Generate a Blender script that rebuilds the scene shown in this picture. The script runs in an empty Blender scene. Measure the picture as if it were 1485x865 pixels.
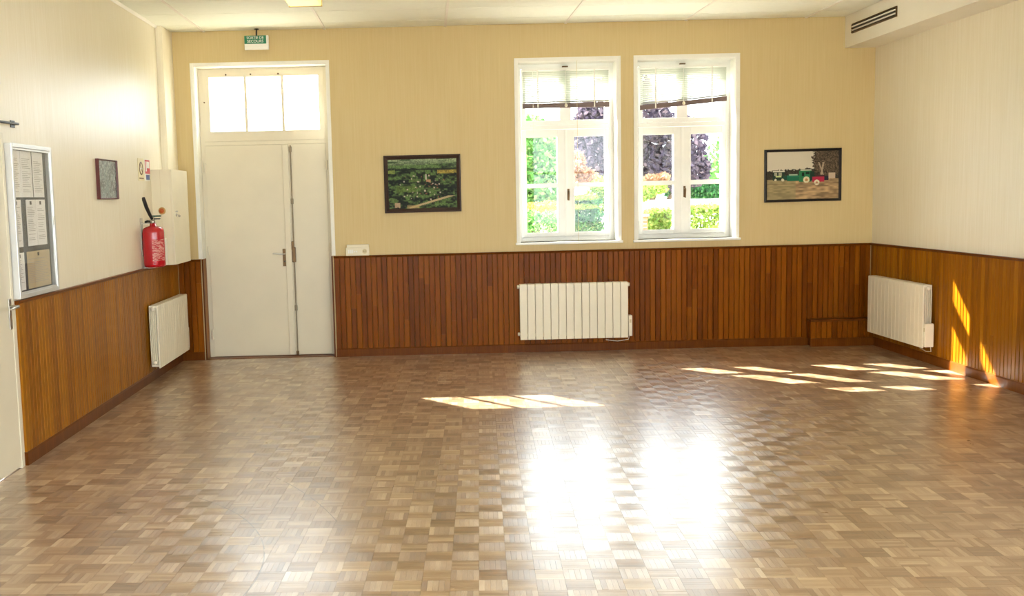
import bpy, bmesh, math, random
import numpy as np
from mathutils import Vector, Matrix
random.seed(7); rng = np.random.default_rng(7)
S = bpy.context.scene
C = S.collection

# ------------------------------------------------------------------ camera
F_PX, CX, CY, W_PX, H_PX = 1521.86, 628.52, 443.97, 1485, 865
YAW, PITCH, ROLL = 0.0054, 0.1038, 0.0243
CAM = Vector((0.0, -10.6832, 1.6129))
_f = Vector((math.sin(YAW)*math.cos(PITCH), math.cos(YAW)*math.cos(PITCH), -math.sin(PITCH)))
_r = Vector((math.cos(YAW), -math.sin(YAW), 0)); _u = _r.cross(_f)
R_ = math.cos(ROLL)*_r - math.sin(ROLL)*_u
U_ = math.cos(ROLL)*_u + math.sin(ROLL)*_r
cd = bpy.data.cameras.new('camera'); cam = bpy.data.objects.new('camera', cd); C.objects.link(cam)
cam.matrix_world = Matrix(((R_.x, U_.x, -_f.x, CAM.x), (R_.y, U_.y, -_f.y, CAM.y), (R_.z, U_.z, -_f.z, CAM.z), (0, 0, 0, 1)))
cd.sensor_fit = 'HORIZONTAL'; cd.sensor_width = 36; cd.lens = 36*F_PX/W_PX
cd.shift_x = (W_PX/2-CX)/W_PX; cd.shift_y = (CY-H_PX/2)/W_PX
cd.clip_start = .05; cd.clip_end = 300
S.camera = cam
def at(px, py, Y):      # pixel -> point on the plane y = Y
    d = R_*((px-CX)/F_PX) - U_*((py-CY)/F_PX) + _f
    return CAM + d*((Y-CAM.y)/d.y)

# ------------------------------------------------------------------ sky, sun, exposure
SKY, SUN, EXPO = 6.2, 24.0, 1.06
w = bpy.data.worlds.new('sky'); S.world = w; w.use_nodes = True
bg = w.node_tree.nodes['Background']; bg.inputs[0].default_value = (0.86, 0.94, 1.0, 1); bg.inputs[1].default_value = SKY
sd = bpy.data.lights.new('sun', 'SUN'); sun = bpy.data.objects.new('sun', sd); C.objects.link(sun)
sd.energy = SUN; sd.angle = math.radians(0.53); sd.color = (1.0, 0.95, 0.86)
sun.rotation_euler = Vector((0.88, -1.08, -1.0)).to_track_quat('-Z', 'Y').to_euler()
sun.location = (-8, 12, 12)
vs = S.view_settings; vs.view_transform = 'Standard'; vs.look = 'None'; vs.exposure = EXPO; vs.gamma = 1; vs.use_curve_mapping = False
S.cycles.use_denoising = True; S.cycles.max_bounces = 10; S.cycles.diffuse_bounces = 5; S.cycles.glossy_bounces = 4
S.cycles.transparent_max_bounces = 16; S.cycles.caustics_reflective = True; S.cycles.blur_glossy = 1.0; S.cycles.caustics_refractive = False
S.cycles.sample_clamp_indirect = 12

# ------------------------------------------------------------------ the room's measures (metres)
XL, XR, ZC, YR = -2.542, 4.547, 3.302, -12.6
ZW, ZB = 1.036, 0.085
XS, ZS = 4.238, 2.992
DX0, DX1, DZ = -2.285, -0.955, 2.965        # entrance doorway
WINX = (1.455, 2.652); WHW = 0.50; WZ0, WZ1 = 1.125, 2.935
LD0, LD1, LDZ = -5.22, -4.26, 2.06          # side door in the left wall
ADDED_REAR = [(-2.3, -0.2), (0.1, 2.1), (2.4, 4.3)]; RZ0, RZ1 = 0.55, 3.05  # unseen rear windows, added to bring daylight into the room
ADDED_RIGHT = [(-12.0, -10.2), (-9.6, -7.8)]  # right-wall openings out of view, added for more daylight

def portal(cx, cy, cz, sx, sz, d):          # tells the renderer where daylight enters
    l = bpy.data.lights.new('window_portal', 'AREA'); l.shape = 'RECTANGLE'; l.size = sx; l.size_y = sz
    l.cycles.is_portal = True
    o = bpy.data.objects.new('window_portal', l); C.objects.link(o); o.location = (cx, cy, cz)
    o.rotation_euler = Vector(d).to_track_quat('-Z', 'Z' if abs(d[2]) < .5 else 'Y').to_euler()
for x in WINX: portal(x, .34, (WZ0+WZ1)/2, 1.0, 1.8, (0, -1, 0))
portal((DX0+DX1)/2, .34, 2.6, 1.25, .7, (0, -1, 0))
for a, b in ADDED_REAR: portal((a+b)/2, YR-.1, (RZ0+RZ1)/2, b-a, RZ1-RZ0, (0, 1, 0))
for a, b in ADDED_RIGHT: portal(XR+.1, (a+b)/2, (RZ0+RZ1)/2, b-a, RZ1-RZ0, (-1, 0, 0))

# ------------------------------------------------------------------ helpers
def lin(c):
    if isinstance(c, str): c = [int(c[i:i+2], 16)/255 for i in (0, 2, 4)]
    return tuple((x/12.92 if x <= .04045 else ((x+.055)/1.055)**2.4) for x in c)
class NT:
    def __init__(s, name):
        s.m = bpy.data.materials.new(name); s.m.use_nodes = True; s.t = s.m.node_tree
        s.b = s.t.nodes['Principled BSDF']; s.o = s.t.nodes['Material Output']
    def n(s, typ, **kw):
        x = s.t.nodes.new('ShaderNode'+typ)
        for k, v in kw.items(): setattr(x, k, v)
        return x
    def l(s, a, b): s.t.links.new(a, b)
    def inp(s, node, name, v):
        node.inputs[name].default_value = v
    def math(s, op, a, b=None):
        x = s.n('Math', operation=op)
        for i, v in enumerate((a, b)):
            if v is None: continue
            if hasattr(v, 'links'): s.l(v, x.inputs[i])
            else: x.inputs[i].default_value = v
        return x.outputs[0]
    def ramp(s, fac, stops):
        x = s.n('ValToRGB'); e = x.color_ramp.elements
        while len(e) < len(stops): e.new(.5)
        for el, (p, c) in zip(e, stops): el.position = p; el.color = (*c, 1) if len(c) == 3 else c
        s.l(fac, x.inputs[0]); return x.outputs[0]
    def mix(s, fac, a, b, bt='MIX'):
        x = s.n('Mix', data_type='RGBA', blend_type=bt)
        for i, v in zip((0, 6, 7), (fac, a, b)):
            if hasattr(v, 'links'): s.l(v, x.inputs[i])
            else: x.inputs[i].default_value = v if i == 0 else ((*v, 1) if len(v) == 3 else v)
        return x.outputs[2]
    def noise(s, vec, scale, detail=3, rough=.5):
        x = s.n('TexNoise'); x.inputs['Scale'].default_value = scale; x.inputs['Detail'].default_value = detail
        x.inputs['Roughness'].default_value = rough
        if vec is not None: s.l(vec, x.inputs['Vector'])
        return x.outputs['Fac']
    def mapv(s, vec, scale, loc=(0, 0, 0)):
        x = s.n('Mapping'); x.inputs['Scale'].default_value = scale; x.inputs['Location'].default_value = loc
        s.l(vec, x.inputs['Vector']); return x.outputs[0]
    def bump(s, h, strength, dist=.01):
        x = s.n('Bump'); x.inputs['Strength'].default_value = strength; x.inputs['Distance'].default_value = dist
        s.l(h, x.inputs['Height']); s.l(x.outputs[0], s.b.inputs['Normal']); return x
def plain(name, col, rough=.5, metal=0, spec=.5, var=.06, scale=8, coat=0, bump=0):
    t = NT(name); c = lin(col); g = t.n('TexCoord').outputs['Object']
    f = t.noise(g, scale, 4)
    t.l(t.ramp(f, [(.3, tuple(x*(1-var) for x in c)), (.7, tuple(min(1, x*(1+var)) for x in c))]), t.b.inputs['Base Color'])
    t.b.inputs['Roughness'].default_value = rough; t.b.inputs['Metallic'].default_value = metal
    t.b.inputs['Specular IOR Level'].default_value = spec; t.b.inputs['Coat Weight'].default_value = coat
    if bump: t.bump(t.noise(g, 120, 3), bump, .002)
    return t.m

def wallpaper(name, c0, c1, rough, axis):
    t = NT(name); g = t.n('TexCoord').outputs['Object']
    sc = (70, 70, 1.6)
    v = t.mapv(g, sc); f = t.noise(v, 1.0, 4, .6)
    big = t.noise(g, .9, 3)
    col = t.mix(.35, t.ramp(f, [(.3, lin(c0)), (.7, lin(c1))]), t.ramp(big, [(.3, lin(c0)), (.7, lin(c1))]))
    t.l(col, t.b.inputs['Base Color']); t.b.inputs['Roughness'].default_value = rough
    t.b.inputs['Specular IOR Level'].default_value = .5
    t.bump(f, .35 if axis == 'y' else .12, .004)
    return t.m
def wood_plank(name, dark, mid, light, rough=.38):
    t = NT(name); oi = t.n('ObjectInfo'); g = t.n('TexCoord').outputs['Object']
    add = t.n('VectorMath', operation='ADD'); comb = t.n('CombineXYZ')
    r37 = t.math('MULTIPLY', oi.outputs['Random'], 37.0)
    for k in range(3): t.l(r37, comb.inputs[k])
    t.l(g, add.inputs[0]); t.l(comb.outputs[0], add.inputs[1]); v = add.outputs[0]
    grain = t.noise(t.mapv(v, (160, 160, 5)), 1.0, 4, .6)
    broad = t.noise(t.mapv(v, (14, 14, 1.2)), 1.0, 2)
    f = t.math('ADD', t.math('MULTIPLY', grain, .45), t.math('ADD', t.math('MULTIPLY', broad, .25), t.math('ADD', t.math('MULTIPLY', oi.outputs['Random'], .2), .06)))
    t.l(t.ramp(f, [(.22, lin(dark)), (.48, lin(mid)), (.78, lin(light))]), t.b.inputs['Base Color'])
    t.b.inputs['Roughness'].default_value = rough; t.b.inputs['Specular IOR Level'].default_value = .1
    t.bump(grain, .05, .002)
    return t.m
def glass(name, tint=(1, 1, 1), refl=.9):
    t = NT(name); t.t.nodes.remove(t.b)
    tr = t.n('BsdfTransparent'); tr.inputs[0].default_value = (*tint, 1)
    gl = t.n('BsdfGlossy'); gl.inputs['Roughness'].default_value = .02
    lw = t.n('LayerWeight'); fac = t.math('ADD', t.math('MULTIPLY', t.math('POWER', lw.outputs['Facing'], 4.0), .5*refl), .02)
    mx = t.n('MixShader'); t.l(fac, mx.inputs[0]); t.l(tr.outputs[0], mx.inputs[1]); t.l(gl.outputs[0], mx.inputs[2])
    t.l(mx.outputs[0], t.o.inputs['Surface']); return t.m
def leafmat(name, c0, c1, c2):
    t = NT(name); t.t.nodes.remove(t.b)
    a = t.n('Attribute', attribute_name='tone'); col = t.ramp(a.outputs['Fac'], [(0, lin(c0)), (.5, lin(c1)), (1, lin(c2))])
    d = t.n('BsdfDiffuse'); tl = t.n('BsdfTranslucent'); mx = t.n('MixShader'); mx.inputs[0].default_value = .45
    t.l(col, d.inputs[0]); t.l(col, tl.inputs[0]); t.l(d.outputs[0], mx.inputs[1]); t.l(tl.outputs[0], mx.inputs[2])
    t.l(mx.outputs[0], t.o.inputs['Surface']); return t.m
def printmat(name, rough=.45, coat=.0):
    t = NT(name); a = t.n('Attribute', attribute_name='print'); t.l(a.outputs['Color'], t.b.inputs['Base Color'])
    t.b.inputs['Roughness'].default_value = rough; t.b.inputs['Coat Weight'].default_value = coat; t.b.inputs['Coat Roughness'].default_value = .1
    t.b.inputs['Specular IOR Level'].default_value = .2
    return t.m

class MB:
    """collects shapes in one mesh"""
    def __init__(s): s.v = []; s.f = []; s.sm = []
    def add(s, v, f, smooth=False):
        o = len(s.v); s.v += [tuple(p) for p in v]; s.f += [tuple(i+o for i in q) for q in f]; s.sm += [smooth]*len(f); return s
    def box(s, x0, x1, y0, y1, z0, z1, b=0):
        if b <= 0:
            v = [(x, y, z) for x in (x0, x1) for y in (y0, y1) for z in (z0, z1)]
            return s.add(v, [(0, 1, 3, 2), (4, 6, 7, 5), (0, 4, 5, 1), (2, 3, 7, 6), (0, 2, 6, 4), (1, 5, 7, 3)])
        bm = bmesh.new(); bmesh.ops.create_cube(bm, size=1)
        for q in bm.verts: q.co = ((x0+x1)/2+q.co.x*(x1-x0), (y0+y1)/2+q.co.y*(y1-y0), (z0+z1)/2+q.co.z*(z1-z0))
        bmesh.ops.bevel(bm, geom=bm.edges[:], offset=b, segments=2, affect='EDGES', profile=.6)
        bm.verts.index_update()
        s.add([q.co[:] for q in bm.verts], [[q.index for q in f.verts] for f in bm.faces]); bm.free(); return s
    def tube(s, pts, r, n=10, cap=True):
        pts = [Vector(p) for p in pts]; rs = r if isinstance(r, (list, tuple)) else [r]*len(pts)
        vs_ = []; T = None; prev = None
        for i, p in enumerate(pts):
            d = (pts[min(i+1, len(pts)-1)]-pts[max(i-1, 0)]).normalized()
            if prev is None:
                a = Vector((0, 0, 1)) if abs(d.z) < .9 else Vector((1, 0, 0)); e = d.cross(a).normalized()
            else: e = (prev-d*prev.dot(d)).normalized()
            prev = e; g = d.cross(e)
            vs_ += [p+(e*math.cos(2*math.pi*k/n)+g*math.sin(2*math.pi*k/n))*rs[i] for k in range(n)]
        fs = [(i*n+k, i*n+(k+1) % n, (i+1)*n+(k+1) % n, (i+1)*n+k) for i in range(len(pts)-1) for k in range(n)]
        s.add(vs_, fs, True)
        if cap: s.add(vs_[:n], [tuple(range(n))[::-1]]); s.add(vs_[-n:], [tuple(range(n))])
        return s
    def lathe(s, prof, c=(0, 0, 0), n=32, axis='z'):
        vs_ = []
        for r, h in prof:
            for k in range(n):
                a = 2*math.pi*k/n; p = (r*math.cos(a), r*math.sin(a), h)
                if axis == 'x': p = (p[2], p[0], p[1])
                if axis == 'y': p = (p[0], p[2], p[1])
                vs_.append((p[0]+c[0], p[1]+c[1], p[2]+c[2]))
        fs = [(i*n+k, i*n+(k+1) % n, (i+1)*n+(k+1) % n, (i+1)*n+k) for i in range(len(prof)-1) for k in range(n)]
        return s.add(vs_, fs, True)
    def prism(s, poly, y0, y1, plane='xz'):
        n = len(poly)
        def p(a, b, d): return {'xz': (a, d, b), 'xy': (a, b, d), 'yz': (d, a, b)}[plane]
        v = [p(a, b, y0) for a, b in poly]+[p(a, b, y1) for a, b in poly]
        return s.add(v, [tuple(range(n)), tuple(range(2*n-1, n-1, -1))]+[(i, i+n, (i+1) % n+n, (i+1) % n) for i in range(n)])
    def mesh(s, name, mat):
        m = bpy.data.meshes.new(name); m.from_pydata(s.v, [], s.f); m.validate()
        bm = bmesh.new(); bm.from_mesh(m); bmesh.ops.recalc_face_normals(bm, faces=bm.faces[:]); bm.to_mesh(m); bm.free()
        if len(m.polygons) == len(s.sm): m.polygons.foreach_set('use_smooth', s.sm)
        m.materials.append(mat); return m
    def build(s, name, mat, parent=None, loc=(0, 0, 0), rz=0): return place(name, s.mesh(name, mat), parent, loc, rz)
def place(name, mesh, parent=None, loc=(0, 0, 0), rz=0, scale=None):
    o = bpy.data.objects.new(name, mesh); C.objects.link(o); o.location = loc; o.rotation_euler[2] = rz
    if scale: o.scale = scale
    if parent: o.parent = parent
    return o
def tag(o, label=None, cat=None, group=None, kind=None):
    if label: o['label'] = label
    if cat: o['category'] = cat
    if group: o['group'] = group
    if kind: o['kind'] = kind
    return o
def empty(name, loc=(0, 0, 0), rz=0):
    o = bpy.data.objects.new(name, None); C.objects.link(o); o.location = loc; o.rotation_euler[2] = rz; o.empty_display_size = .1; return o
def struct(o): o['kind'] = 'structure'; return o
def text_mesh(txt, size, mat, name='lettering', align='CENTER', extrude=.0006, sx=1.0):
    cu = bpy.data.curves.new(name, 'FONT'); cu.body = txt; cu.size = size; cu.align_x = align; cu.align_y = 'CENTER'; cu.extrude = extrude
    o = bpy.data.objects.new('tmp', cu); C.objects.link(o); dg = bpy.context.evaluated_depsgraph_get()
    m = bpy.data.meshes.new_from_object(o.evaluated_get(dg)); bpy.data.objects.remove(o); bpy.data.curves.remove(cu)
    m.name = name; m.materials.clear(); m.materials.append(mat)
    for v in m.vertices: v.co = (v.co.x*sx, -v.co.z, v.co.y)      # stands upright, faces -y
    return m
def print_mesh(name, img, w_, h_, mat):
    """flat printed picture: img[row, col] sRGB 0..1, row 0 at the top; lies in the xz plane facing -y"""
    H, W = img.shape[:2]; xs = np.linspace(-w_/2, w_/2, W); zs = np.linspace(h_/2, -h_/2, H)
    gx, gz = np.meshgrid(xs, zs); v = np.stack([gx, 0*gx, gz], -1).reshape(-1, 3)
    idx = np.arange(H*W).reshape(H, W)
    f = np.stack([idx[:-1, :-1], idx[1:, :-1], idx[1:, 1:], idx[:-1, 1:]], -1).reshape(-1, 4)
    m = bpy.data.meshes.new(name); m.from_pydata(v.tolist(), [], f.tolist())
    c = np.clip(img.reshape(-1, 3), 0, 1); c = np.where(c <= .04045, c/12.92, ((c+.055)/1.055)**2.4)
    a = m.color_attributes.new('print', 'FLOAT_COLOR', 'POINT'); a.data.foreach_set('color', np.concatenate([c, np.ones((len(c), 1))], 1).astype(np.float32).ravel())
    m.materials.append(mat); return m

M = {}
M['wall_back'] = wallpaper('tan_wallpaper', 'CFB781', 'D8C391', .55, 'x')
M['wall_side'] = wallpaper('cream_wallpaper', 'E6DCC2', 'F3ECDA', .42, 'y')
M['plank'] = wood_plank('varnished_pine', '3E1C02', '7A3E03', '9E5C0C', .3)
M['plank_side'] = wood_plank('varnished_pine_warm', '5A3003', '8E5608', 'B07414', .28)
M['trimwood'] = wood_plank('varnished_trim', '421E05', '68360A', '8C5016', .3)
M['white'] = plain('white_gloss_paint', 'F1F0EA', .28, var=.02)
M['reveal'] = plain('white_reveal_paint', 'F2F0E8', .45, var=.02)
M['doorpaint'] = plain('cream_door_paint', 'E3DAC3', .38, var=.03, scale=3)
M['soffit'] = plain('soffit_paint', 'EDE8DA', .6, var=.03, scale=2)
M['panel'] = plain('ceiling_panel_white', 'F7FAF0', .7, var=.015, scale=14, bump=.15)
M['tee'] = plain('ceiling_tee_white', 'F4F1EA', .4, var=.02)
M['rad'] = plain('radiator_enamel', 'F0E8D2', .3, var=.015)
M['radin'] = plain('radiator_core', 'CFC09A', .5, var=.05)
M['chrome'] = plain('brushed_steel', 'B9B4AA', .28, metal=1, var=.05, scale=30)
M['bronze'] = plain('aged_bronze', '6B543A', .4, metal=.8, var=.12, scale=30)
M['steelrod'] = plain('dull_steel_rod', '8E8068', .45, metal=.7, var=.1, scale=20)
M['black'] = plain('black_plastic', '17161A', .4, var=.1)
M['grey'] = plain('dark_grey_felt', '5A5C5E', .9, var=.06, scale=60)
M['alu'] = plain('anodised_aluminium', 'D5D6D6', .35, metal=.6, var=.03)
M['red'] = plain('red_enamel', 'B80D1E', .22, var=.05, coat=.4)
M['cream'] = plain('cream_sheet_metal', 'E9E0C6', .4, var=.02)
M['paper'] = plain('white_paper', 'F8F6F4', .8, var=.02)
M['ink'] = plain('grey_print_ink', 'B0AAA8', .8, var=.1)
M['tan'] = plain('tan_paper', 'CDBB9A', .8, var=.05)
M['green'] = plain('sign_green', '0C7A55', .35, var=.03)
M['signwhite'] = plain('sign_white', 'F3F1EA', .4, var=.02)
M['bark'] = plain('bark', '4B3A2C', .9, var=.25, scale=20)
M['glass'] = glass('window_glass', (.97, .985, .98))
M['caseglass'] = glass('showcase_glass', (.985, .99, .99), 1.0)

# ------------------------------------------------------------------ shell
def wall_cells(mb, u0, u1, z0, z1, holes, put):
    us = sorted({u0, u1, *[h for q in holes for h in q[:2]]}); zs = sorted({z0, z1, *[h for q in holes for h in q[2:]]})
    for a, b in zip(us, us[1:]):
        run = None
        for c, d in zip(zs, zs[1:]):
            solid = not any(q[0] <= (a+b)/2 <= q[1] and q[2] <= (c+d)/2 <= q[3] for q in holes)
            if solid: run = (run[0], d) if run else (c, d)
            if (not solid or d == zs[-1]) and run: put(a, b, *run); run = None
TH = .36
mb = MB(); wall_cells(mb, XL-.3, XR+.3, -.1, ZC+.25, [(DX0, DX1, -.1, DZ)]+[(x-WHW, x+WHW, WZ0, WZ1) for x in WINX], lambda a, b, c, d: mb.box(a, b, 0, TH, c, d))
wall_back = struct(mb.build('wall_back', M['wall_back']))
mb = MB(); wall_cells(mb, YR, 0, -.1, ZC+.25, [(LD0, LD1, -.1, LDZ)], lambda a, b, c, d: mb.box(XL-.2, XL, a, b, c, d))
wall_left = struct(mb.build('wall_left', M['wall_side']))
mb = MB(); wall_cells(mb, YR, 0, -.1, ZC+.25, [(a, b, RZ0, RZ1) for a, b in ADDED_RIGHT], lambda a, b, c, d: mb.box(XR, XR+.3, a, b, c, d))
wall_right = struct(mb.build('wall_right', M['wall_side']))
mb = MB(); wall_cells(mb, XL-.2, XR+.3, -.1, ZC+.25, [(a, b, RZ0, RZ1) for a, b in ADDED_REAR], lambda a, b, c, d: mb.box(a, b, YR-.3, YR, c, d))
wall_rear = struct(mb.build('wall_rear', M['wall_side']))
# ceiling: slab above, panels and tees below
ceiling = struct(MB().box(XL-.2, XR+.3, YR-.3, TH, ZC+.02, ZC+.25).build('ceiling', M['panel']))
tees = [XL]+[-2.158+1.2*i for i in range(6)]+[XS]
rows = [0.0]+[-.38-.6*k for k in range(21)]+[YR]
pm = {}
for a, b in zip(tees, tees[1:]):
    for c, d in zip(rows[1:], rows):
        key = (round(b-a, 3), round(d-c, 3))
        if key not in pm:
            ww, hh = key[0]/2-.009, key[1]/2-.0045
            m_ = MB(); m_.box(-ww, ww, -hh, hh, 0, .016, 0); pm[key] = m_.mesh('ceiling_panel', M['panel'])
        place('ceiling_panel', pm[key], ceiling, ((a+b)/2, (c+d)/2, ZC+random.uniform(0, .0015)))
for x in tees[1:-1]: MB().box(x-.012, x+.012, YR, -.001, ZC-.008, ZC+.015).build('ceiling_tee', M['tee'], ceiling)
cornice = struct(MB().prism([(XL, ZC-.022), (XL+.006, ZC-.022), (XL+.02, ZC-.004), (XL+.02, ZC), (XL, ZC)], YR, -.40, 'xz').build('trim_1', M['tee']))
soffit = struct(MB().box(XS, XR, YR, -.0005, ZS, ZC+.01).build('ceiling_soffit', M['soffit']))
chase = struct(MB().box(XL, XL+.062, -.40, -.0005, ZW, ZC-.001).build('wall_chase', M['wall_side']))
for x in (-.43, .56, 1.55, 3.5):   # paper seams on the back wall
    MB().box(x-.0015, x+.0015, -.0012, 0, ZW+.01, ZC-.005).build('wallpaper_seam', M['wall_back'], wall_back)

# ------------------------------------------------------------------ floor: mosaic parquet, 12 cm squares of five fingers, turned a little in the room
def floor_mat():
    t = NT('parquet_oak'); tn = t.n('Attribute', attribute_name='tone').outputs['Fac']; hu = t.n('Attribute', attribute_name='hue').outputs['Fac']
    uv = t.n('UVMap', uv_map='UVMap').outputs[0]
    grain = t.noise(t.mapv(uv, (22, 420, 1)), 1.0, 4, .65)
    big = t.noise(t.n('NewGeometry').outputs['Position'], .7, 3)
    f = t.math('ADD', t.math('MULTIPLY', tn, .66), t.math('MULTIPLY', grain, .34))
    c = t.ramp(f, [(.2, lin('553F2C')), (.5, lin('98795A')), (.8, lin('CDB391'))])
    c = t.mix(t.math('MULTIPLY', hu, .55), c, lin('8C6642')); 
    geo = t.n('NewGeometry').outputs['Position']; sp = t.n('SeparateXYZ'); t.l(geo, sp.inputs[0])
    brk = t.math('GREATER_THAN', t.noise(geo, 9, 2), .40)
    for (ax, ay, ar), y0, y1, hwid in (((-2.346, -6.234, 1.584), -6.75, -5.05, .0035), ((-3.874, -6.668, 3.571), -5.55, -4.45, .003)):   # old drag marks in the varnish
        dd_ = t.math('SQRT', t.math('ADD', t.math('POWER', t.math('SUBTRACT', sp.outputs[0], ax), 2.0), t.math('POWER', t.math('SUBTRACT', sp.outputs[1], ay), 2.0)))
        on = t.math('MULTIPLY', t.math('LESS_THAN', t.math('ABSOLUTE', t.math('SUBTRACT', dd_, ar)), hwid), t.math('MULTIPLY', t.math('GREATER_THAN', sp.outputs[1], y0), t.math('LESS_THAN', sp.outputs[1], y1)))
        on = t.math('MULTIPLY', t.math('MULTIPLY', on, t.math('GREATER_THAN', sp.outputs[0], ax)), brk)
        c = t.mix(t.math('MULTIPLY', on, .6), c, lin('3A2C20'))
    t.l(c, t.b.inputs['Base Color'])
    wear = t.noise(t.n('NewGeometry').outputs['Position'], 2.2, 6, .65)
    r = t.n('MapRange'); r.inputs[1].default_value = .3; r.inputs[2].default_value = .7; r.inputs[3].default_value = .27; r.inputs[4].default_value = .42
    t.l(wear, r.inputs[0]); t.l(r.outputs[0], t.b.inputs['Roughness'])
    t.b.inputs['Specular IOR Level'].default_value = 1.0; t.b.inputs['Coat Weight'].default_value = .9; t.b.inputs['Coat Roughness'].default_value = .27; t.b.inputs['Coat IOR'].default_value = 1.55
    t.b.inputs['Anisotropic'].default_value = .7; t.b.inputs['Anisotropic Rotation'].default_value = .25
    tg = t.n('Tangent', direction_type='UV_MAP', uv_map='UVMap'); t.l(tg.outputs[0], t.b.inputs['Tangent'])
    t.bump(grain, .10, .0015)
    return t.m
M['floor'] = floor_mat()
TS = .12; ANG = -0.0511
FL0 = Vector((.181, -6.525))
floor = struct(MB().box(XL-.2, XR+.3, YR-.3, TH, -.15, -.006).build('floor', plain('parquet_bed', '4A3522', .7)))
NV = 20
def finger_tiles(seed):
    """one square: five fingers along local x; returns verts, faces, tone, hue, uv"""
    r = random.Random(seed); V = []; Fc = []; T = []; Hu = []; UV = []
    base = r.gauss(.5, .16); n = 5; wd = TS/n; g = .0001; ch = .0002
    for k in range(n):
        y0, y1 = -TS/2+k*wd+g/2, -TS/2+(k+1)*wd-g/2; x0, x1 = -TS/2+.0003, TS/2-.0003
        z = r.uniform(-.0002, .0002); o = len(V)
        V += [(x0, y0, z-.006), (x1, y0, z-.006), (x1, y1, z-.006), (x0, y1, z-.006), (x0+ch, y0+ch, z), (x1-ch, y0+ch, z), (x1-ch, y1-ch, z), (x0+ch, y1-ch, z)]
        fs = [(4, 5, 6, 7), (0, 1, 5, 4), (1, 2, 6, 5), (2, 3, 7, 6), (3, 0, 4, 7)]
        Fc += [tuple(i+o for i in q) for q in fs]
        tn = min(1, max(0, base+r.gauss(0, .11))); hh = r.random()**2; T += [tn]*5; Hu += [hh]*5
        ou, ov = r.uniform(0, 9), r.uniform(0, 9)
        for q in fs: UV += [(V[i+o][0]+ou, V[i+o][1]+ov) for i in q]
    return V, Fc, T, Hu, UV
VAR = [finger_tiles(100+i) for i in range(NV)]
def tile_mesh(name, V, Fc, T, Hu, UV):
    m = bpy.data.meshes.new(name); m.from_pydata(V, [], Fc)
    for nm, d in (('tone', T), ('hue', Hu)):
        a = m.attributes.new(nm, 'FLOAT', 'FACE'); a.data.foreach_set('value', np.array(d, np.float32))
    u = m.uv_layers.new(name='UVMap'); u.data.foreach_set('uv', np.array(UV, np.float32).ravel())
    m.materials.append(M['floor']); return m
VM = [tile_mesh('parquet_square', *v) for v in VAR]
ca, sa = math.cos(ANG), math.sin(ANG)
def project(p):
    d = Vector(p)-CAM; z = d.dot(_f); return (CX+F_PX*d.dot(R_)/z, CY-F_PX*d.dot(U_)/z, z) if z > .1 else (0, 0, -1)
cells = []
for i in range(-45, 60):
    for j in range(-62, 62):
        lx, ly = (i+.5)*TS, (j+.5)*TS; x = FL0.x+ca*lx-sa*ly; y = FL0.y+sa*lx+ca*ly
        if XL-.08 < x < XR+.08 and -10.6 < y < .2: cells.append((i, j, x, y))
def score(c):
    px, py, z = project((c[2], c[3], 0)); vis = z > 0 and -15 < px < W_PX+15 and py < H_PX+10
    inside = XL+.1 < c[2] < XR-.1
    return -z if vis and inside else -1e9
cells.sort(key=score, reverse=True)
SV, SF, ST, SH, SU = [], [], [], [], []
for n, (i, j, x, y) in enumerate(cells):
    vi = random.randrange(NV); turn = (i+j) % 2 == 0         # fingers along y on the even squares
    ang = ANG+(math.pi/2 if turn else 0)+(math.pi if random.random() < .5 else 0)
    if n < 300:
        place('parquet_square', VM[vi], floor, (x, y, 0), ang)
    else:
        c_, s_ = math.cos(ang), math.sin(ang); V, Fc, T, Hu, UV = VAR[vi]; o = len(SV)
        for a, b, z in V:
            SV.append((min(max(x+c_*a-s_*b, XL), XR), min(y+s_*a+c_*b, TH*.6 if DX0 < x < DX1 else 0), z))
        SF += [tuple(q+o for q in f) for f in Fc]; ST += T; SH += Hu; SU += UV
st = place('parquet_squares', tile_mesh('parquet_squares', SV, SF, ST, SH, SU), floor); st['kind'] = 'stuff'
mb = MB().box(XL, XR, YR, -10.5, -.006, 0); rear_floor = mb.build('parquet_field', plain('parquet_far', '98795A', .4, var=.2, scale=20), floor)

# ------------------------------------------------------------------ wainscot
PW = .0535
def plank_mesh(mat):
    h = PW/2; return MB().prism([(-h+.0008, 0), (-h+.0008, -.008), (-h+.0052, -.015), (h-.0052, -.015), (h-.0008, -.008), (h-.0008, 0)], 0, 1, 'xy').mesh('wainscot_plank', mat)
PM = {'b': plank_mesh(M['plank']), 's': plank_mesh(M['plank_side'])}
def wainscot(parent, key, start, end, put, z0=ZB-.01, z1=ZW-.012, splits=.3):
    n = int(abs(end-start)/PW+.5); stp = (end-start)/n
    for k in range(n):
        cuts = [z0, z1]
        if random.random() < splits: cuts.insert(1, random.uniform(z0+.12, z1-.12))
        for a, b in zip(cuts, cuts[1:]):
            x, y, rz = put(start+(k+.5)*stp); o = place('wainscot_plank', PM[key], parent, (x, y, a), rz, (abs(stp)/PW, random.uniform(.93, 1.05), b-a-.0006))
wainscot(wall_back, 'b', DX1+.012, XR-.016, lambda u: (u, 0, 0))
wainscot(wall_back, 'b', XL+.016, DX0-.012, lambda u: (u, 0, 0))
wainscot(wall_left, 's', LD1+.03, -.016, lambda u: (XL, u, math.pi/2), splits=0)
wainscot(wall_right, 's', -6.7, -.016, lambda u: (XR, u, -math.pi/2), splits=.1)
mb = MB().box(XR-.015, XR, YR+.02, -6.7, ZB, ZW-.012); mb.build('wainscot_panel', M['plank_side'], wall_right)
mb = MB().box(XL, XL+.015, YR+.02, LD0-.08, ZB, ZW-.012); mb.build('wainscot_panel', M['plank_side'], wall_left)
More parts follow.
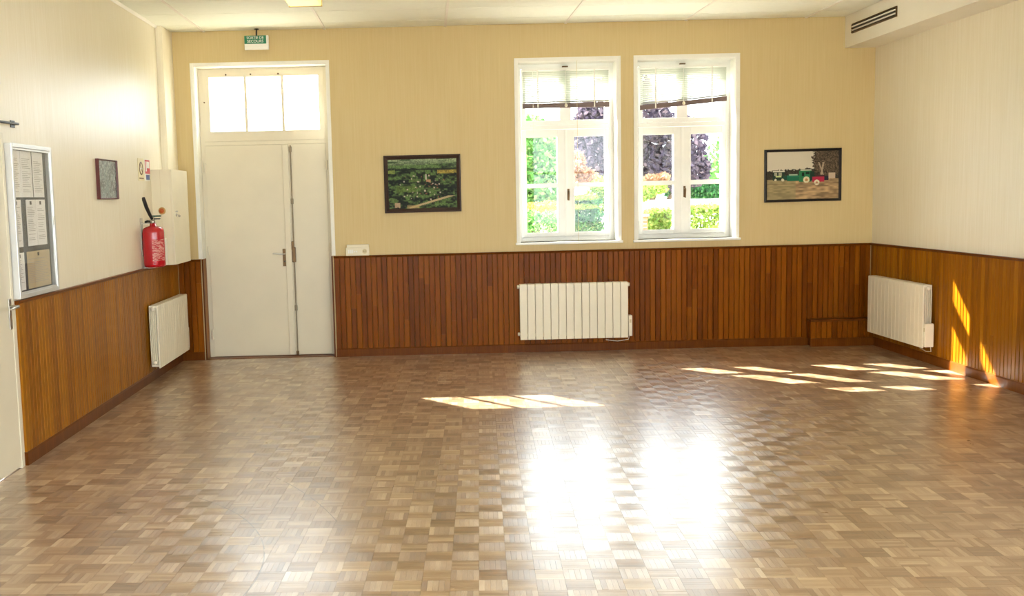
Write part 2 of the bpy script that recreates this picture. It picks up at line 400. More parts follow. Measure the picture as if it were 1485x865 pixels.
RAILP = [(0, ZW-.022), (.02, ZW-.022), (.026, ZW-.012), (.03, ZW-.004), (.028, ZW), (0, ZW)]
BASEP = [(0, 0), (.022, 0), (.022, ZB-.012), (.017, ZB), (0, ZB)]
tn = 2
def run(prof, kind, a, b):
    """moulding along a wall"""
    if kind == 'back': return MB().prism([(-d, z) for d, z in prof], a, b, 'yz')
    if kind == 'left': return MB().prism([(XL+d, z) for d, z in prof], a, b, 'xz')
    return MB().prism([(XR-d, z) for d, z in prof], a, b, 'xz')
for kind, a, b in [('back', DX1+.01, XR), ('back', XL, DX0-.01), ('left', LD1+.02, 0), ('left', YR, LD0-.07), ('right', YR, 0)]:
    struct(run(RAILP, kind, a, b).build('trim_%d' % tn, M['trimwood'])); tn += 1
for nm, kind, a, b in [('baseboard_back', 'back', DX1+.012, XR), ('baseboard_back', 'back', XL, DX0-.012), ('baseboard_left', 'left', LD1+.025, 0), ('baseboard_left', 'left', YR, LD0-.07), ('baseboard_right', 'right', YR, 0)]:
    struct(run(BASEP, kind, a, b).build(nm, M['trimwood']))
for a, b in ADDED_REAR + ADDED_RIGHT: pass
# low wooden boxing in the corner
bx = empty('pipe_boxing', (3.885, 0, 0)); tag(bx, 'low wooden plank box against the wall in the corner beside the radiator', 'box')
L = XR-.02-3.885
for k in range(12): 
    st_ = L/12; place('plank', PM['b'], bx, ((k+.5)*st_, -.12, .085), 0, (st_/PW, .9, .17))
for k in range(2): place('plank', PM['b'], bx, (.014, -.12+.026+.052*k, .085), -math.pi/2, (.95, .9, .17))
MB().box(.014, L, -.12, -.016, .004, .255).build('carcass', M['trimwood'], bx)
MB().box(-.006, L, -.145, -.016, .255, .278, .004).build('lid', M['trimwood'], bx)
MB().box(-.004, L, -.143, -.118, 0, .085, .003).build('skirting', M['trimwood'], bx)

# ------------------------------------------------------------------ windows
def trim_frame(mb, x0, x1, z0, z1, t, y0, y1, b=0, bottom=True, tt=None):
    tt = tt or t
    mb.box(x0, x0+t, y0, y1, z0, z1, b); mb.box(x1-t, x1, y0, y1, z0, z1, b); mb.box(x0+t, x1-t, y0, y1, z1-tt, z1, b)
    if bottom: mb.box(x0+t, x1-t, y0, y1, z0, z0+tt, b)
    return mb
def make_window(n, cx, latch_tilt):
    root = struct(empty('window_%d' % n, (cx, 0, WZ0)))
    z = lambda v: v-WZ0
    H = WHW
    trim_frame(MB(), -H-.034, H+.034, z(WZ0)-.002, z(WZ1)+.034, .036, -.012, 0, .002, bottom=False).build('architrave', M['reveal'], root)
    MB().box(-H-.045, H+.045, -.035, .2, -.024, .0, .004).build('window_sill', M['white'], root)
    MB().box(-H, -H+.008, -.001, TH, 0, z(WZ1)).box(H-.008, H, -.001, TH, 0, z(WZ1)).box(-H+.008, H-.008, -.001, TH, z(WZ1)-.008, z(WZ1)).build('reveal_lining', M['reveal'], root)
    MB().box(-H-.02, H+.02, .2, TH+.04, -.03, .004).build('outer_sill', M['reveal'], root)
    Y0 = .2
    trim_frame(MB(), -H+.006, H-.006, .004, z(WZ1)-.008, .042, Y0, Y0+.07, .003).build('window_frame', M['white'], root)
    MB().box(-H+.048, H-.048, Y0-.004, Y0+.07, z(2.272), z(2.312), .004).build('transom_bar', M['white'], root)
    # hinged top light
    a, b, c, d = -.448, .448, z(2.314), z(2.878)
    hop = MB(); hop.box(a, -.405, Y0-.012, Y0+.045, c, d, .003).box(.405, b, Y0-.012, Y0+.045, c, d, .003)
    hop.box(-.405, .405, Y0-.012, Y0+.045, c, z(2.36), .003).box(-.405, .405, Y0-.012, Y0+.045, z(2.80), d, .003)
    hop.box(-.058, .058, Y0-.008, Y0+.045, z(2.36), z(2.80), .003)
    h = hop.build('top_light', M['white'], root)
    for s in (-1, 1):
        x0, x1 = sorted((s*.058, s*.405)); MB().box(x0, x1, Y0+.02, Y0+.024, z(2.36), z(2.80)).build('pane', M['glass'], h)
        MB().box(s*.33-.03, s*.33+.03, Y0-.022, Y0-.01, c-.012, c+.01, .003).build('hinge', M['white'], h)
    MB().box(-.03, .03, Y0-.035, Y0-.012, d-.012, d+.026, .004).lathe([(0, -.02), (.012, -.016), (.012, .016), (0, .02)], (0, Y0-.05, d+.004), 12, 'y').build('latch', M['bronze'], h)
    # two casements
    for s in (-1, 1):
        a, b = (s*.006, s*.448); a, b = min(a, b), max(a, b); p0, p1 = sorted((s*.088, s*.405))
        c, d = z(1.172)-.0, z(2.268)
        m = MB(); y0, y1 = Y0-.014, Y0+.045
        m.box(a, p0, y0, y1, c, d, .004).box(p1, b, y0, y1, c, d, .004)
        m.box(p0, p1, y0, y1, c, z(1.215), .003).box(p0, p1, y0, y1, z(2.192), d, .003).box(p0, p1, y0+.004, y1, z(1.676), z(1.718), .003)
        cs = m.build('casement', M['white'], root)
        for q0, q1 in ((1.215, 1.676), (1.718, 2.192)):
            MB().box(p0, p1, Y0+.02, Y0+.024, z(q0), z(q1)).build('pane', M['glass'], cs)
            bd = MB(); trim_frame(bd, p0-.018, p1+.018, z(q0)-.016, z(q1)+.016, .018, y0-.006, y0, 0); bd.build('glazing_bead', M['white'], cs)
        for zz in (1.35, 2.08): MB().tube([(s*.45, y0-.006, z(zz)-.04), (s*.45, y0-.006, z(zz)+.04)], .007, 8).build('hinge', M['white'], cs)
        if s > 0:
            hd = MB().box(.012, .034, y0-.012, y0-.001, z(1.545), z(1.66), .003).tube([(.023, y0-.01, z(1.635)), (.023, y0-.045, z(1.635)), (.023, y0-.05, z(1.625)), (.021, y0-.05, z(1.54))], [.007, .007, .008, .007], 10)
            hd.build('handle', M['bronze'], cs)
            MB().box(-.012, .012, y0-.010, y0+.001, c, d, .004).build('cover_strip', M['white'], cs)
    return root
make_window(1, WINX[0], 0); make_window(2, WINX[1], 0)
# casement stay rod on the frame of the second window
def slat_mat():
    t = NT('blind_slat'); t.b.inputs['Base Color'].default_value = (*lin('BCC0B4'), 1); t.b.inputs['Roughness'].default_value = .4
    return t.m
M['slat'] = slat_mat(); M['blindrail'] = plain('brown_blind_rail', '6E5A55', .5, var=.08); M['cord'] = plain('white_cord', 'F0EEE4', .7)
def slat_mesh():
    r_ = .0125; n = 4; v = []
    for x in (-.437, .437):
        for k in range(n+1):
            u = -1+2*k/n; y = u*r_*.8; zz = -u*r_*.6+.003*(1-u*u)
            v.append((x, y, zz))
    f = [(k, k+1, n+1+k+1, n+1+k) for k in range(n)]; return MB().add(v, f, True).mesh('slat', M['slat'])
SLAT = slat_mesh()
def blind(cx, label, zl, zr):
    y = .135; root = empty('venetian_blind', (cx, y, 2.87)); tag(root, label, 'blind', 'venetian blinds on the windows')
    MB().box(-.445, .445, -.016, .016, -.012, .014, .003).build('headrail', M['white'], root)
    for s in (-1, 1): MB().box(s*.40-.012, s*.40+.012, -.01, .05, .0, .02).build('bracket', M['white'], root)
    n = 17
    for k in range(n):
        f = (k+1)/(n+1); a, b = -.012+f*(zl-2.87+.03), -.012+f*(zr-2.87+.03)
        o = place('slat', SLAT, root, (0, 0, (a+b)/2)); o.rotation_euler[1] = -math.atan2(b-a, .88)
    ml, mr = zl-2.87, zr-2.87
    rail = MB(); rail.add([(x, yy, (ml if x < 0 else mr)+dz) for x in (-.44, .44) for yy in (-.013, .013) for dz in (-.024, .024)],
        [(0, 1, 3, 2), (4, 6, 7, 5), (0, 4, 5, 1), (2, 3, 7, 6), (0, 2, 6, 4), (1, 5, 7, 3)]); br = rail.build('bottom_rail', M['blindrail'], root)
    for x in (-.285, .29):
        zz = ml+(mr-ml)*(x+.44)/.88
        MB().box(x-.006, x+.006, -.0165, -.0135, zz-.02, -.01).build('ladder_tape', M['cord'], root)
    zz = (ml+mr)/2; MB().tube([(0, -.016, 0), (0, -.016, zz-.01)], .0022, 6).build('lift_cord', M['cord'], root)
    MB().lathe([(0, .018), (.012, .012), (.016, -.006), (.010, -.018), (0, -.02)], (0, -.02, zz), 12).build('cord_tassel', M['cream'], root)
    return root
b1 = blind(WINX[0], 'white venetian blind pulled halfway up, its brown bottom rail hanging level', 2.505, 2.505)
MB().tube([(-.335, -.018, 0), (-.335, -.018, -.64)], .0022, 6).build('tilt_cord', M['cord'], b1)
b2 = blind(WINX[1], 'white venetian blind with its brown bottom rail hanging crooked', 2.462, 2.535)

# ------------------------------------------------------------------ entrance door (double leaf, glazed transom)
DY = .17
dr = struct(empty('door_1', ((DX0+DX1)/2, 0, 0))); hw = (DX1-DX0)/2
trim_frame(MB(), -hw-.03, hw+.03, ZW+.004, DZ+.03, .03, -.012, 0, .002, bottom=False).build('architrave', M['reveal'], dr)
MB().box(-hw, -hw+.008, -.001, TH, ZW, DZ).box(hw-.008, hw, -.001, TH, ZW, DZ).box(-hw+.008, hw-.008, -.001, TH, DZ-.008, DZ).build('reveal_lining', M['reveal'], dr)
for s in (-1, 1):
    for k in range(3):
        o = place('wainscot_plank', PM['s'], dr, (s*hw, .03+PW*k, .0), -s*math.pi/2 if s > 0 else math.pi/2, (1, .7, ZW))
    MB().box(min(s*hw, s*hw-s*.014), max(s*hw, s*hw-s*.014), -.018, .004, 0, ZW, .002).build('corner_bead', M['trimwood'], dr)
fr = MB(); trim_frame(fr, -hw+.008, hw-.008, 0, DZ-.008, .045, DY, DY+.07, .003, bottom=False); fr.box(-hw+.05, hw-.05, DY, DY+.07, 2.185, 2.225, .003)
fr.build('door_frame', M['doorpaint'], dr)
x0, x1, xm = -hw+.05, hw-.022, .222
tr = MB(); gx = [(-.548, -.194), (-.168, .182), (.208, .562)]; gz0, gz1 = 2.325, 2.872
a, b = -hw+.052, hw-.052
tr.box(a, gx[0][0], DY-.006, DY+.05, 2.225, DZ-.05).box(gx[2][1], b, DY-.006, DY+.05, 2.225, DZ-.05).box(gx[0][0], gx[2][1], DY-.006, DY+.05, 2.225, gz0).box(gx[0][0], gx[2][1], DY-.006, DY+.05, gz1, DZ-.05)
for k in range(2): tr.box(gx[k][1], gx[k+1][0], DY, DY+.045, gz0, gz1)
tl = tr.build('transom_light', M['doorpaint'], dr)
for p, q in gx: MB().box(p, q, DY+.02, DY+.024, gz0, gz1).build('pane', M['glass'], tl)
for k, x in enumerate((-.37, -.12, .16)):
    MB().lathe([(0, -.012), (.008, -.01), (.008, 0)], (x, DY-.006, 2.893), 10, 'y').build('screw_peg', M['bronze'], tl)
MB().lathe([(0, -.012), (.007, -.01), (.007, 0)], (-.60, DY-.006, 2.62), 10, 'y').build('screw_peg', M['bronze'], tl)
leaf = MB().box(x0, xm, DY-.012, DY+.035, .008, 2.183, .003).build('door_leaf', M['doorpaint'], dr)
MB().box(xm-.052, xm+.012, DY-.03, DY-.0115, .012, 2.178, .006).build('cover_strip', M['doorpaint'], leaf)
lf2 = MB().box(xm+.004, x1-.026, DY-.010, DY+.035, .008, 2.183, .003).build('door_leaf', M['doorpaint'], dr)
for zz in (.24, 1.11, 1.96):
    MB().tube([(x0-.006, DY-.016, zz-.05), (x0-.006, DY-.016, zz+.05)], .011, 10).box(x0-.02, x0+.012, DY-.014, DY-.008, zz-.045, zz+.045).build('hinge', M['doorpaint'], leaf)
    if zz > 1: MB().tube([(x1-.022, DY-.014, zz-.05), (x1-.022, DY-.014, zz+.05)], .010, 10).build('hinge', M['doorpaint'], lf2)
px_ = xm-.065
hl = MB().box(px_-.02, px_+.02, DY-.020, DY-.0125, .935, 1.115, .003).build('handle_plate', M['bronze'], leaf)
MB().tube([(px_, DY-.018, 1.062), (px_, DY-.058, 1.062), (px_-.012, DY-.066, 1.063), (px_-.115, DY-.066, 1.072)], [.009, .009, .009, .007], 10).build('lever', M['chrome'], hl)
MB().lathe([(0, -.006), (.008, -.005), (.008, 0)], (px_, DY-.02, .985), 10, 'y').build('keyhole', M['black'], hl)
rx = xm+.034
rod = MB().tube([(rx, DY-.022, .012), (rx, DY-.022, 2.17)], .0065, 10).build('bolt_rod', M['steelrod'], lf2)
MB().box(rx-.02, rx+.018, DY-.042, DY-.0105, .975, 1.13, .006).box(rx-.024, rx+.002, DY-.038, DY-.0105, 1.10, 1.19, .005).build('rod_lock', M['bronze'], lf2)
for zz in (.50, 1.60, 2.13): MB().box(rx-.013, rx+.013, DY-.034, DY-.0105, zz-.028, zz+.028, .004).build('rod_guide', M['steelrod'], lf2)
MB().box(rx-.014, rx+.014, DY-.036, DY-.0105, .01, .05, .004).build('rod_guide', M['bronze'], lf2)
MB().box(-hw, hw, .02, TH, -.006, .004, .002).build('threshold', M['trimwood'], dr)
MB().box(-hw+.05, hw-.05, DY+.034, DY+.05, 0, 2.19).build('outer_boarding', M['doorpaint'], dr)

# ------------------------------------------------------------------ side door in the left wall
d2 = struct(empty('door_2', (XL, (LD0+LD1)/2, 0))); hy = (LD1-LD0)/2
fr = MB()
fr.box(-.2, .006, hy-.035, hy, 0, LDZ, .003).box(-.2, .006, -hy, -hy+.035, 0, LDZ, .003).box(-.2, .006, -hy+.035, hy-.035, LDZ-.035, LDZ, .003)
fr.build('door_frame', M['doorpaint'], d2)
lf = MB().box(-.038, .002, -hy+.037, hy-.018, .012, LDZ-.037, .003).build('door_leaf', M['doorpaint'], d2)
pl = MB().box(.002, .009, hy-.085, hy-.045, .87, 1.06, .004).build('handle_plate', M['chrome'], lf)
MB().tube([(.008, hy-.065, 1.01), (.055, hy-.065, 1.01), (.062, hy-.075, 1.01), (.062, hy-.19, 1.005)], [.009, .009, .009, .008], 10).build('lever', M['chrome'], pl)

# ------------------------------------------------------------------ unseen rear and side windows behind the camera, added to supply daylight
k_ = 3
for a, b in ADDED_REAR:
    rt = struct(empty('window_%d' % k_, ((a+b)/2, YR-.15, RZ0))); k_ += 1; h = (b-a)/2; f_ = MB()
    trim_frame(f_, -h, h, 0, RZ1-RZ0, .06, -.03, .03); f_.box(-.03, .03, -.03, .03, .06, RZ1-RZ0-.06).box(-h+.06, h-.06, -.03, .03, 1.5, 1.55); f_.build('window_frame', M['white'], rt)
    for s in (-1, 1): MB().box(min(s*.03, s*(h-.06)), max(s*.03, s*(h-.06)), -.003, .003, .06, 1.5).build('pane', M['glass'], rt)
for a, b in ADDED_RIGHT:
    rt = struct(empty('window_%d' % k_, (XR+.15, (a+b)/2, RZ0), math.pi/2)); k_ += 1; h = (b-a)/2; f_ = MB()
    trim_frame(f_, -h, h, 0, RZ1-RZ0, .06, -.03, .03); f_.box(-.03, .03, -.03, .03, .06, RZ1-RZ0-.06).box(-h+.06, h-.06, -.03, .03, 1.5, 1.55); f_.build('window_frame', M['white'], rt)
    for s in (-1, 1): MB().box(min(s*.03, s*(h-.06)), max(s*.03, s*(h-.06)), -.003, .003, .06, 1.5).build('pane', M['glass'], rt)

# ------------------------------------------------------------------ radiators
def radiator(name_label, loc, rz, n, w_el, H, ctrl_side, plug_side):
    root = empty('radiator', loc, rz); tag(root, name_label, 'radiator', 'cream ribbed electric radiators')
    Wd = n*w_el; g = .0022
    # one section: front plate, rounded top, thin core fin and rear plate
    def section():
        h = w_el/2-g; m = MB()
        m.box(-h, h, -.095, -.082, .0, H-.012, .003)
        m.box(-h, h, -.093, -.015, H-.03, H-.006, .006)
        m.box(-h*.78, h*.78, -.09, -.015, .012, .03, .004)
        for yy in (-.07, -.052, -.034): m.box(-h*.86, h*.86, yy-.0025, yy+.0025, .03, H-.03)
        m.box(-h*.9, h*.9, -.022, -.015, .02, H-.03)
        m.box(-.010, .010, -.084, -.02, .03, H-.03)
        return m.mesh('section', M['rad'])
    sec = section()
    for k in range(n): place('section', sec, root, ((k+.5)*w_el, 0, 0))
    for zz in (.055, H-.035): MB().tube([(-.012, -.054, zz), (Wd+.012, -.054, zz)], .019, 14).build('header_pipe', M['rad'], root)
    for xx in (-.014, Wd+.014):
        for zz in (.055, H-.035):
            MB().lathe([(0, -.007), (.017, -.006), (.02, 0), (.017, .006), (0, .007)], (xx, -.054, zz), 16, 'x').build('end_plug', M['rad'], root)
    for s in (.12, Wd-.12): MB().box(s-.015, s+.015, -.02, .0, H*.3, H*.82).build('wall_bracket', M['radin'], root)
    x = Wd+.004 if ctrl_side > 0 else -.042
    cb = MB().box(x, x+.038, -.09, -.012, .012, .225, .006).build('control_box', M['rad'], root)
    MB().box(x+.010, x+.028, -.0925, -.0895, .15, .185, .001).build('display', M['radin'], cb)
    pts = [(x+.019, -.03, .014), (x+.01, -.02, -.03), (x-.1*ctrl_side, -.012, -.045), (x-.22*ctrl_side, -.01, -.03)]
    MB().tube(pts, .004, 8).build('cable', M['rad'], cb)
    return root
radiator('cream ribbed radiator on the plank wall under the two windows', (.932, -.022, .14), 0, 14, .0786, .575, 1, -1)
radiator('cream ribbed radiator below the cream metal wall cabinet and the fire extinguisher', (XL+.022, -1.30, .13), math.pi/2, 15, .0786, .575, 1, -1)
radiator('cream ribbed radiator in the corner beside the low wooden box', (XR-.022, -.20, .152), -math.pi/2, 15, .0786, .575, 1, 1)

# ------------------------------------------------------------------ pictures on the back wall
def framed(name, label, cx, z, w_, h_, fw, depth, fmat, img, cat='picture', rz=0, loc=None, tilt=0, group=None, gl=None):
    root = empty(name, loc or (cx, -.001, z), rz); tag(root, label, cat, group); root.rotation_euler[1] = tilt
    f_ = MB(); h2, w2 = h_/2, w_/2
    # mitred moulding
    prof = [(0, 0), (0, -depth), (fw*.35, -depth-.004), (fw*.8, -depth*.75), (fw, -depth*.55), (fw, 0)]
    corners = [(-1, -1), (1, -1), (1, 1), (-1, 1)]
    v = [(sx*(w2-d), y, sz*(h2-d)) for sx, sz in corners for d, y in prof]; n = len(prof); fc = []
    for c in range(4):
        for k in range(n-1): fc.append((c*n+k, c*n+k+1, ((c+1) % 4)*n+k+1, ((c+1) % 4)*n+k))
    f_.add(v, fc).build('picture_frame', fmat, root)
    MB().box(-w2+.004, w2-.004, -.006, 0, -h2+.004, h2-.004).build('backing', M['grey'], root)
    place('print', print_mesh('print', img, w_-2*fw+.004, h_-2*fw+.004, M['print']), root, (0, -depth*.5, 0))
    if gl: MB().box(-w2+fw-.002, w2-fw+.002, -depth*.62, -depth*.60, -h2+fw-.002, h2-fw+.002).build('glass', gl, root)
    return root
M['print'] = printmat('photo_print', .5, .0)
M['frame_brown'] = plain('dark_brown_frame', '33201A', .4, var=.25, scale=40)
M['frame_black'] = plain('black_frame', '141012', .4, var=.1)
def vnoise(H, W, sy, sx, seed):
    r = np.random.default_rng(seed); gy, gx = int(H/sy)+3, int(W/sx)+3; g = r.random((gy, gx))
    y = np.arange(H)/sy; x = np.arange(W)/sx; yi = y.astype(int); xi = x.astype(int); fy = (y-yi)[:, None]; fx = (x-xi)[None, :]
    fy = fy*fy*(3-2*fy); fx = fx*fx*(3-2*fx)
    a = g[np.ix_(yi, xi)]; b = g[np.ix_(yi, xi+1)]; c = g[np.ix_(yi+1, xi)]; d = g[np.ix_(yi+1, xi+1)]
    return (a*(1-fx)+b*fx)*(1-fy)+(c*(1-fx)+d*fx)*fy
def srgb(h): return np.array([int(h[i:i+2], 16)/255 for i in (0, 2, 4)])
def village():
    H, W = 112, 152; yy = np.linspace(0, 1, H)[:, None]*np.ones((1, W)); xx = np.linspace(0, 1, W)[None, :]*np.ones((H, 1))
    n1 = vnoise(H, W, 7, 14, 1); n2 = vnoise(H, W, 3, 4, 2); n3 = vnoise(H, W, 1.4, 1.6, 3)
    img = np.zeros((H, W, 3)); field = srgb('56703A'); dark = srgb('141C14'); gold = srgb('A8923F'); haze = srgb('8FA07C')
    k = np.clip((n1*.6+n2*.5-.42)*3.2, 0, 1)[..., None]; img = dark*(1-k)+field*k
    top = np.clip((.22-yy)/.2, 0, 1)[..., None]; stripes = (vnoise(H, W, 2.2, 40, 4) > .45)[..., None]
    img = img*(1-top)+(haze*stripes+srgb('3E5738')*(1-stripes))*top
    def band(y0, y1, x0, x1, col, a=.85):
        m = ((yy > y0) & (yy < y1+.02*n2) & (xx > x0) & (xx < x1))[..., None]*a; img[:] = img*(1-m)+col*m
    band(.12, .17, .0, .75, srgb('5E7A44')); band(.23, .29, .72, 1, gold); band(.22, .28, 0, .1, srgb('8A9A48')); band(.54, .66, .12, .40, srgb('5A7030'), .7); band(.40, .46, .3, .48, srgb('67803E'), .7)
    for y0, y1, x0, x1 in [(.19, .215, .1, 1)]: band(y0, y1, x0, x1, dark)
    img *= (.72+.55*n3)[..., None]
    r = np.random.default_rng(5)
    for q in range(46):
        x = r.beta(3, 2.2)*.95; y = .32+.5*r.random(); ww = r.uniform(.006, .016); hh = r.uniform(.008, .02)
        band(y, y+hh, x, x+ww*1.6, srgb('C9B7A2') if q % 3 else srgb('8C5A45'), .9)
    m = (abs(xx-.555) < .006) & (yy > .31) & (yy < .42); img[m] = srgb('D8D2C2')
    band(.42, .46, .55, .62, srgb('B98B6A'), .9)
    d = abs((yy-.97)+(xx-.35)*.38); img[(d < .02) & (xx > .3) & (yy > .75)] = srgb('B7A27C')
    band(.88, .97, .09, .17, srgb('C2A184')); band(.93, .99, .27, .45, srgb('BBA36C'), .7)
    return img
def train():
    H, W = 104, 152; yy = np.linspace(0, 1, H)[:, None]*np.ones((1, W)); xx = np.linspace(0, 1, W)[None, :]*np.ones((H, 1))
    n1 = vnoise(H, W, 3, 9, 11); n2 = vnoise(H, W, 2, 3, 12); n3 = vnoise(H, W, 1.3, 1.3, 13)
    sky = srgb('D3CAB5'); grass = srgb('A58A66'); img = np.ones((H, W, 3))*sky
    g = (yy > .56); img[g] = (grass*(.75+.5*n1)[..., None])[g]
    gl = g & (xx < .4); img[gl] = img[gl]*.55+srgb('8E8E66')*.45
    t = (yy > .42-.05*n2-.05*xx) & (yy <= .58); img[t] = (srgb('3A352B')*(.6+.8*n3)[..., None])[t]
    tree = (((xx-.86)/.22)**2+((yy-.18)/.36)**2 < .85+.5*n2) & (xx > .6); img[tree] = (srgb('5C4E3E')*(.45+1.0*n3)[..., None])[tree]
    tk = ((abs(xx-.755-.12*(.5-yy)) < .012) | (abs(xx-.785+.25*(.5-yy)) < .009)) & (yy > .24) & (yy < .5); img[tk] = srgb('A8967E')
    def R(x0, x1, y0, y1, c, a=1):
        m = (xx > x0) & (xx < x1) & (yy > y0) & (yy < y1); img[m] = img[m]*(1-a)+srgb(c)*a
    def O(cx, cy, r, c):
        m = ((xx-cx)*1.46)**2+(yy-cy)**2 < r*r; img[m] = srgb(c)
    R(.08, .25, .39, .42, 'D9D2BC'); R(.08, .25, .42, .60, '22362B'); R(.10, .14, .43, .5, 'A8A48C'); R(.16, .21, .43, .5, 'A8A48C'); R(.12, .20, .50, .53, 'C9D890'); R(.23, .30, .50, .6, '1F4A3A')
    R(.28, .45, .49, .62, '1E6A4E'); R(.31, .43, .47, .50, '9FB39A'); R(.28, .45, .52, .53, '2C8566')
    R(.45, .62, .40, .64, '2C7B4E'); R(.47, .62, .385, .405, 'D5D8C0'); R(.49, .52, .44, .52, '12241C'); R(.54, .59, .43, .48, '12241C'); R(.60, .66, .42, .62, '17352A')
    R(.63, .80, .54, .65, 'B02848'); R(.68, .80, .50, .54, '4A2A2E'); R(.80, .86, .52, .62, '2B2C38'); R(.86, .95, .46, .58, 'C9B49C')
    O(.55, .595, .065, 'E0D8B4'); O(.55, .60, .03, 'B98B58'); O(.695, .655, .055, 'E4DCBE'); O(.695, .655, .022, 'B98B68'); O(.22, .59, .03, 'D8D4B8'); O(.12, .585, .022, 'D8D4B8')
    R(.0, 1, .665, .68, '6A5238', .35)
    return img
framed('framed_aerial_photo', 'dark brown framed aerial photo of a green village', -.022, 1.746, .775, .577, .042, .022, M['frame_brown'], village(), tilt=-.002)
framed('framed_train_photo', 'black framed photo of green wagons and a red engine under a tree', 3.828, 1.738, .778, .530, .026, .02, M['frame_black'], train(), tilt=-.004)
# small glazed picture on the left wall; bluish glass reflection painted into its print
def glass_reflection():
    H, W = 40, 56; n = vnoise(H, W, 6, 5, 21); n2 = vnoise(H, W, 2, 2, 22); yy = np.linspace(0, 1, H)[:, None]
    img = srgb('6F8086')*(.75+.5*n)[..., None]; m = (abs(n-n2) < .09); img[m] = srgb('B9C4C6'); return img
framed('small_framed_picture', 'small picture with a painted grey-blue reflection in a thin red-brown frame between notice board and signs', 0, 0, .50, .315, .012, .024, plain('red_brown_frame', '5A2420', .35, var=.2, scale=30), glass_reflection(), rz=math.pi/2, loc=(XL+.001, -2.235, 1.812), gl=M['caseglass'])

# ------------------------------------------------------------------ glazed notice board
nb = empty('notice_board', (XL+.001, -3.905, 1.046), math.pi/2); tag(nb, 'aluminium framed glass notice board full of typed sheets', 'notice board')
NW, NH = .345, .955
trim_frame(MB(), -NW, NW, 0, NH, .026, -.045, 0, .003).build('case_frame', M['alu'], nb)
MB().box(-NW+.02, NW-.02, -.008, -.001, .02, NH-.02).build('backing', M['grey'], nb)
dg_ = trim_frame(MB(), -NW+.026, NW-.026, .026, NH-.026, .014, -.04, -.03, .002).build('glass_door', M['alu'], nb)
MB().box(-NW+.04, NW-.04, -.037, -.034, .04, NH-.04).build('pane', M['caseglass'], dg_)
MB().box(NW-.045, NW-.03, -.05, -.045, .44, .50, .002).build('lock', M['chrome'], nb)
def sheet(u, z0, w_, h_, mat, label, rot=0, grp=None, head=True):
    rt = empty('notice_sheet', (XL+.001+.010, -3.905+u, 1.046+z0), math.pi/2); rt.rotation_euler[0] = 0
    tag(rt, label, 'paper', grp)
    MB().box(-w_/2, w_/2, -.0015, 0, 0, h_).build('paper', mat, rt)
    r = random.Random(int((u+5)*1000+z0*77)); m = MB(); zz = h_-.05
    while zz > .03:
        if r.random() > .16: m.box(-w_/2+.02, -w_/2+.02+(w_-.04)*r.uniform(.55, 1), -.0022, -.0015, zz, zz+.003)
        zz -= .0115
    m.build('print', M['ink'], rt)
    if head: MB().box(-.018, .012, -.0022, -.0015, h_-.032, h_-.010).build('letterhead', M['black'], rt)
ENDS = ('at the door end', 'in the middle', 'at the far end')
for u, e_ in zip((-.225, -.035, .165), ENDS): sheet(u, .625, .185, .29, M['paper'], 'typed white sheet %s of the top row in the notice board' % e_, grp='typed sheets in the notice board', head=False)
for u, e_ in zip((-.235, .005, .175), ENDS): sheet(u, .315, .165 if u > 0 else .15, .295, M['paper'], 'white headed letter %s of the middle row in the notice board' % e_, grp='typed sheets in the notice board')
sheet(-.235, .045, .15, .235, M['paper'], 'white letter in the bottom row of the glass notice board, beside the tan sheet', grp='typed sheets in the notice board')
sheet(.085, .045, .40, .235, M['tan'], 'wide tan printed sheet in the bottom row of the glass notice board', grp='typed sheets in the notice board')
# black bar on the wall above it
bar = empty('wall_hook', (XL, -4.16, 2.122)); tag(bar, 'short black metal bar fixed to the wall above the notice board', 'hook')
MB().box(0, .006, .035, .10, -.022, .022, .002).build('plate', M['black'], bar)
MB().tube([(.004, .065, 0), (.035, .065, 0), (.042, .055, -.001), (.042, -.25, -.006)], .008, 10).build('rod', M['black'], bar)

# ------------------------------------------------------------------ small signs
def wall_sign(name, label, y, z, w_, h_, mat, cat):
    rt = empty(name, (XL, y, z), math.pi/2); tag(rt, label, cat); MB().box(-w_/2, w_/2, -.004, 0, -h_/2, h_/2, .001).build('plate', mat, rt); return rt
s1 = wall_sign('no_smoking_sign', 'cream sign with a crossed-out cigarette ring beside the red fire sign', -1.18, 1.918, .195, .20, plain('cream_sign', 'E6D9B2', .5), 'sign')
ring = MB(); ring.lathe([(.046, -.006), (.060, -.006), (.060, -.004), (.046, -.004), (.046, -.006)], (0, 0, .01), 32, 'y'); ring.build('ring', plain('sign_brown', '7A5A3A', .5), s1)
MB().add([(-.040, -.006, .045), (-.030, -.006, .055), (.040, -.006, -.025), (.030, -.006, -.035)], [(0, 1, 2, 3)]).build('slash', plain('sign_brown_bar', '7A5A3A', .5), s1)
MB().box(-.035, .03, -.0055, -.004, .004, .014).build('cigarette', M['paper'], s1)
MB().box(-.07, .07, -.0055, -.004, -.085, -.072).build('text_line', plain('sign_text_brown', '8A6A46', .5), s1)
s2 = wall_sign('fire_notice', 'small red and white fire instruction sign next to the no-smoking sign', -.965, 1.915, .165, .195, M['signwhite'], 'sign')
MB().box(-.08, .08, -.0055, -.004, -.03, .095).build('red_field', plain('sign_red', 'C8203A', .4), s2)
MB().box(-.02, .06, -.0065, -.0055, .02, .08).box(-.06, -.03, -.0065, -.0055, -.01, .08).build('white_lines', M['signwhite'], s2)
MB().box(-.06, .06, -.0055, -.004, -.085, -.04).build('blue_field', plain('sign_blue', '4A5C9A', .4), s2)

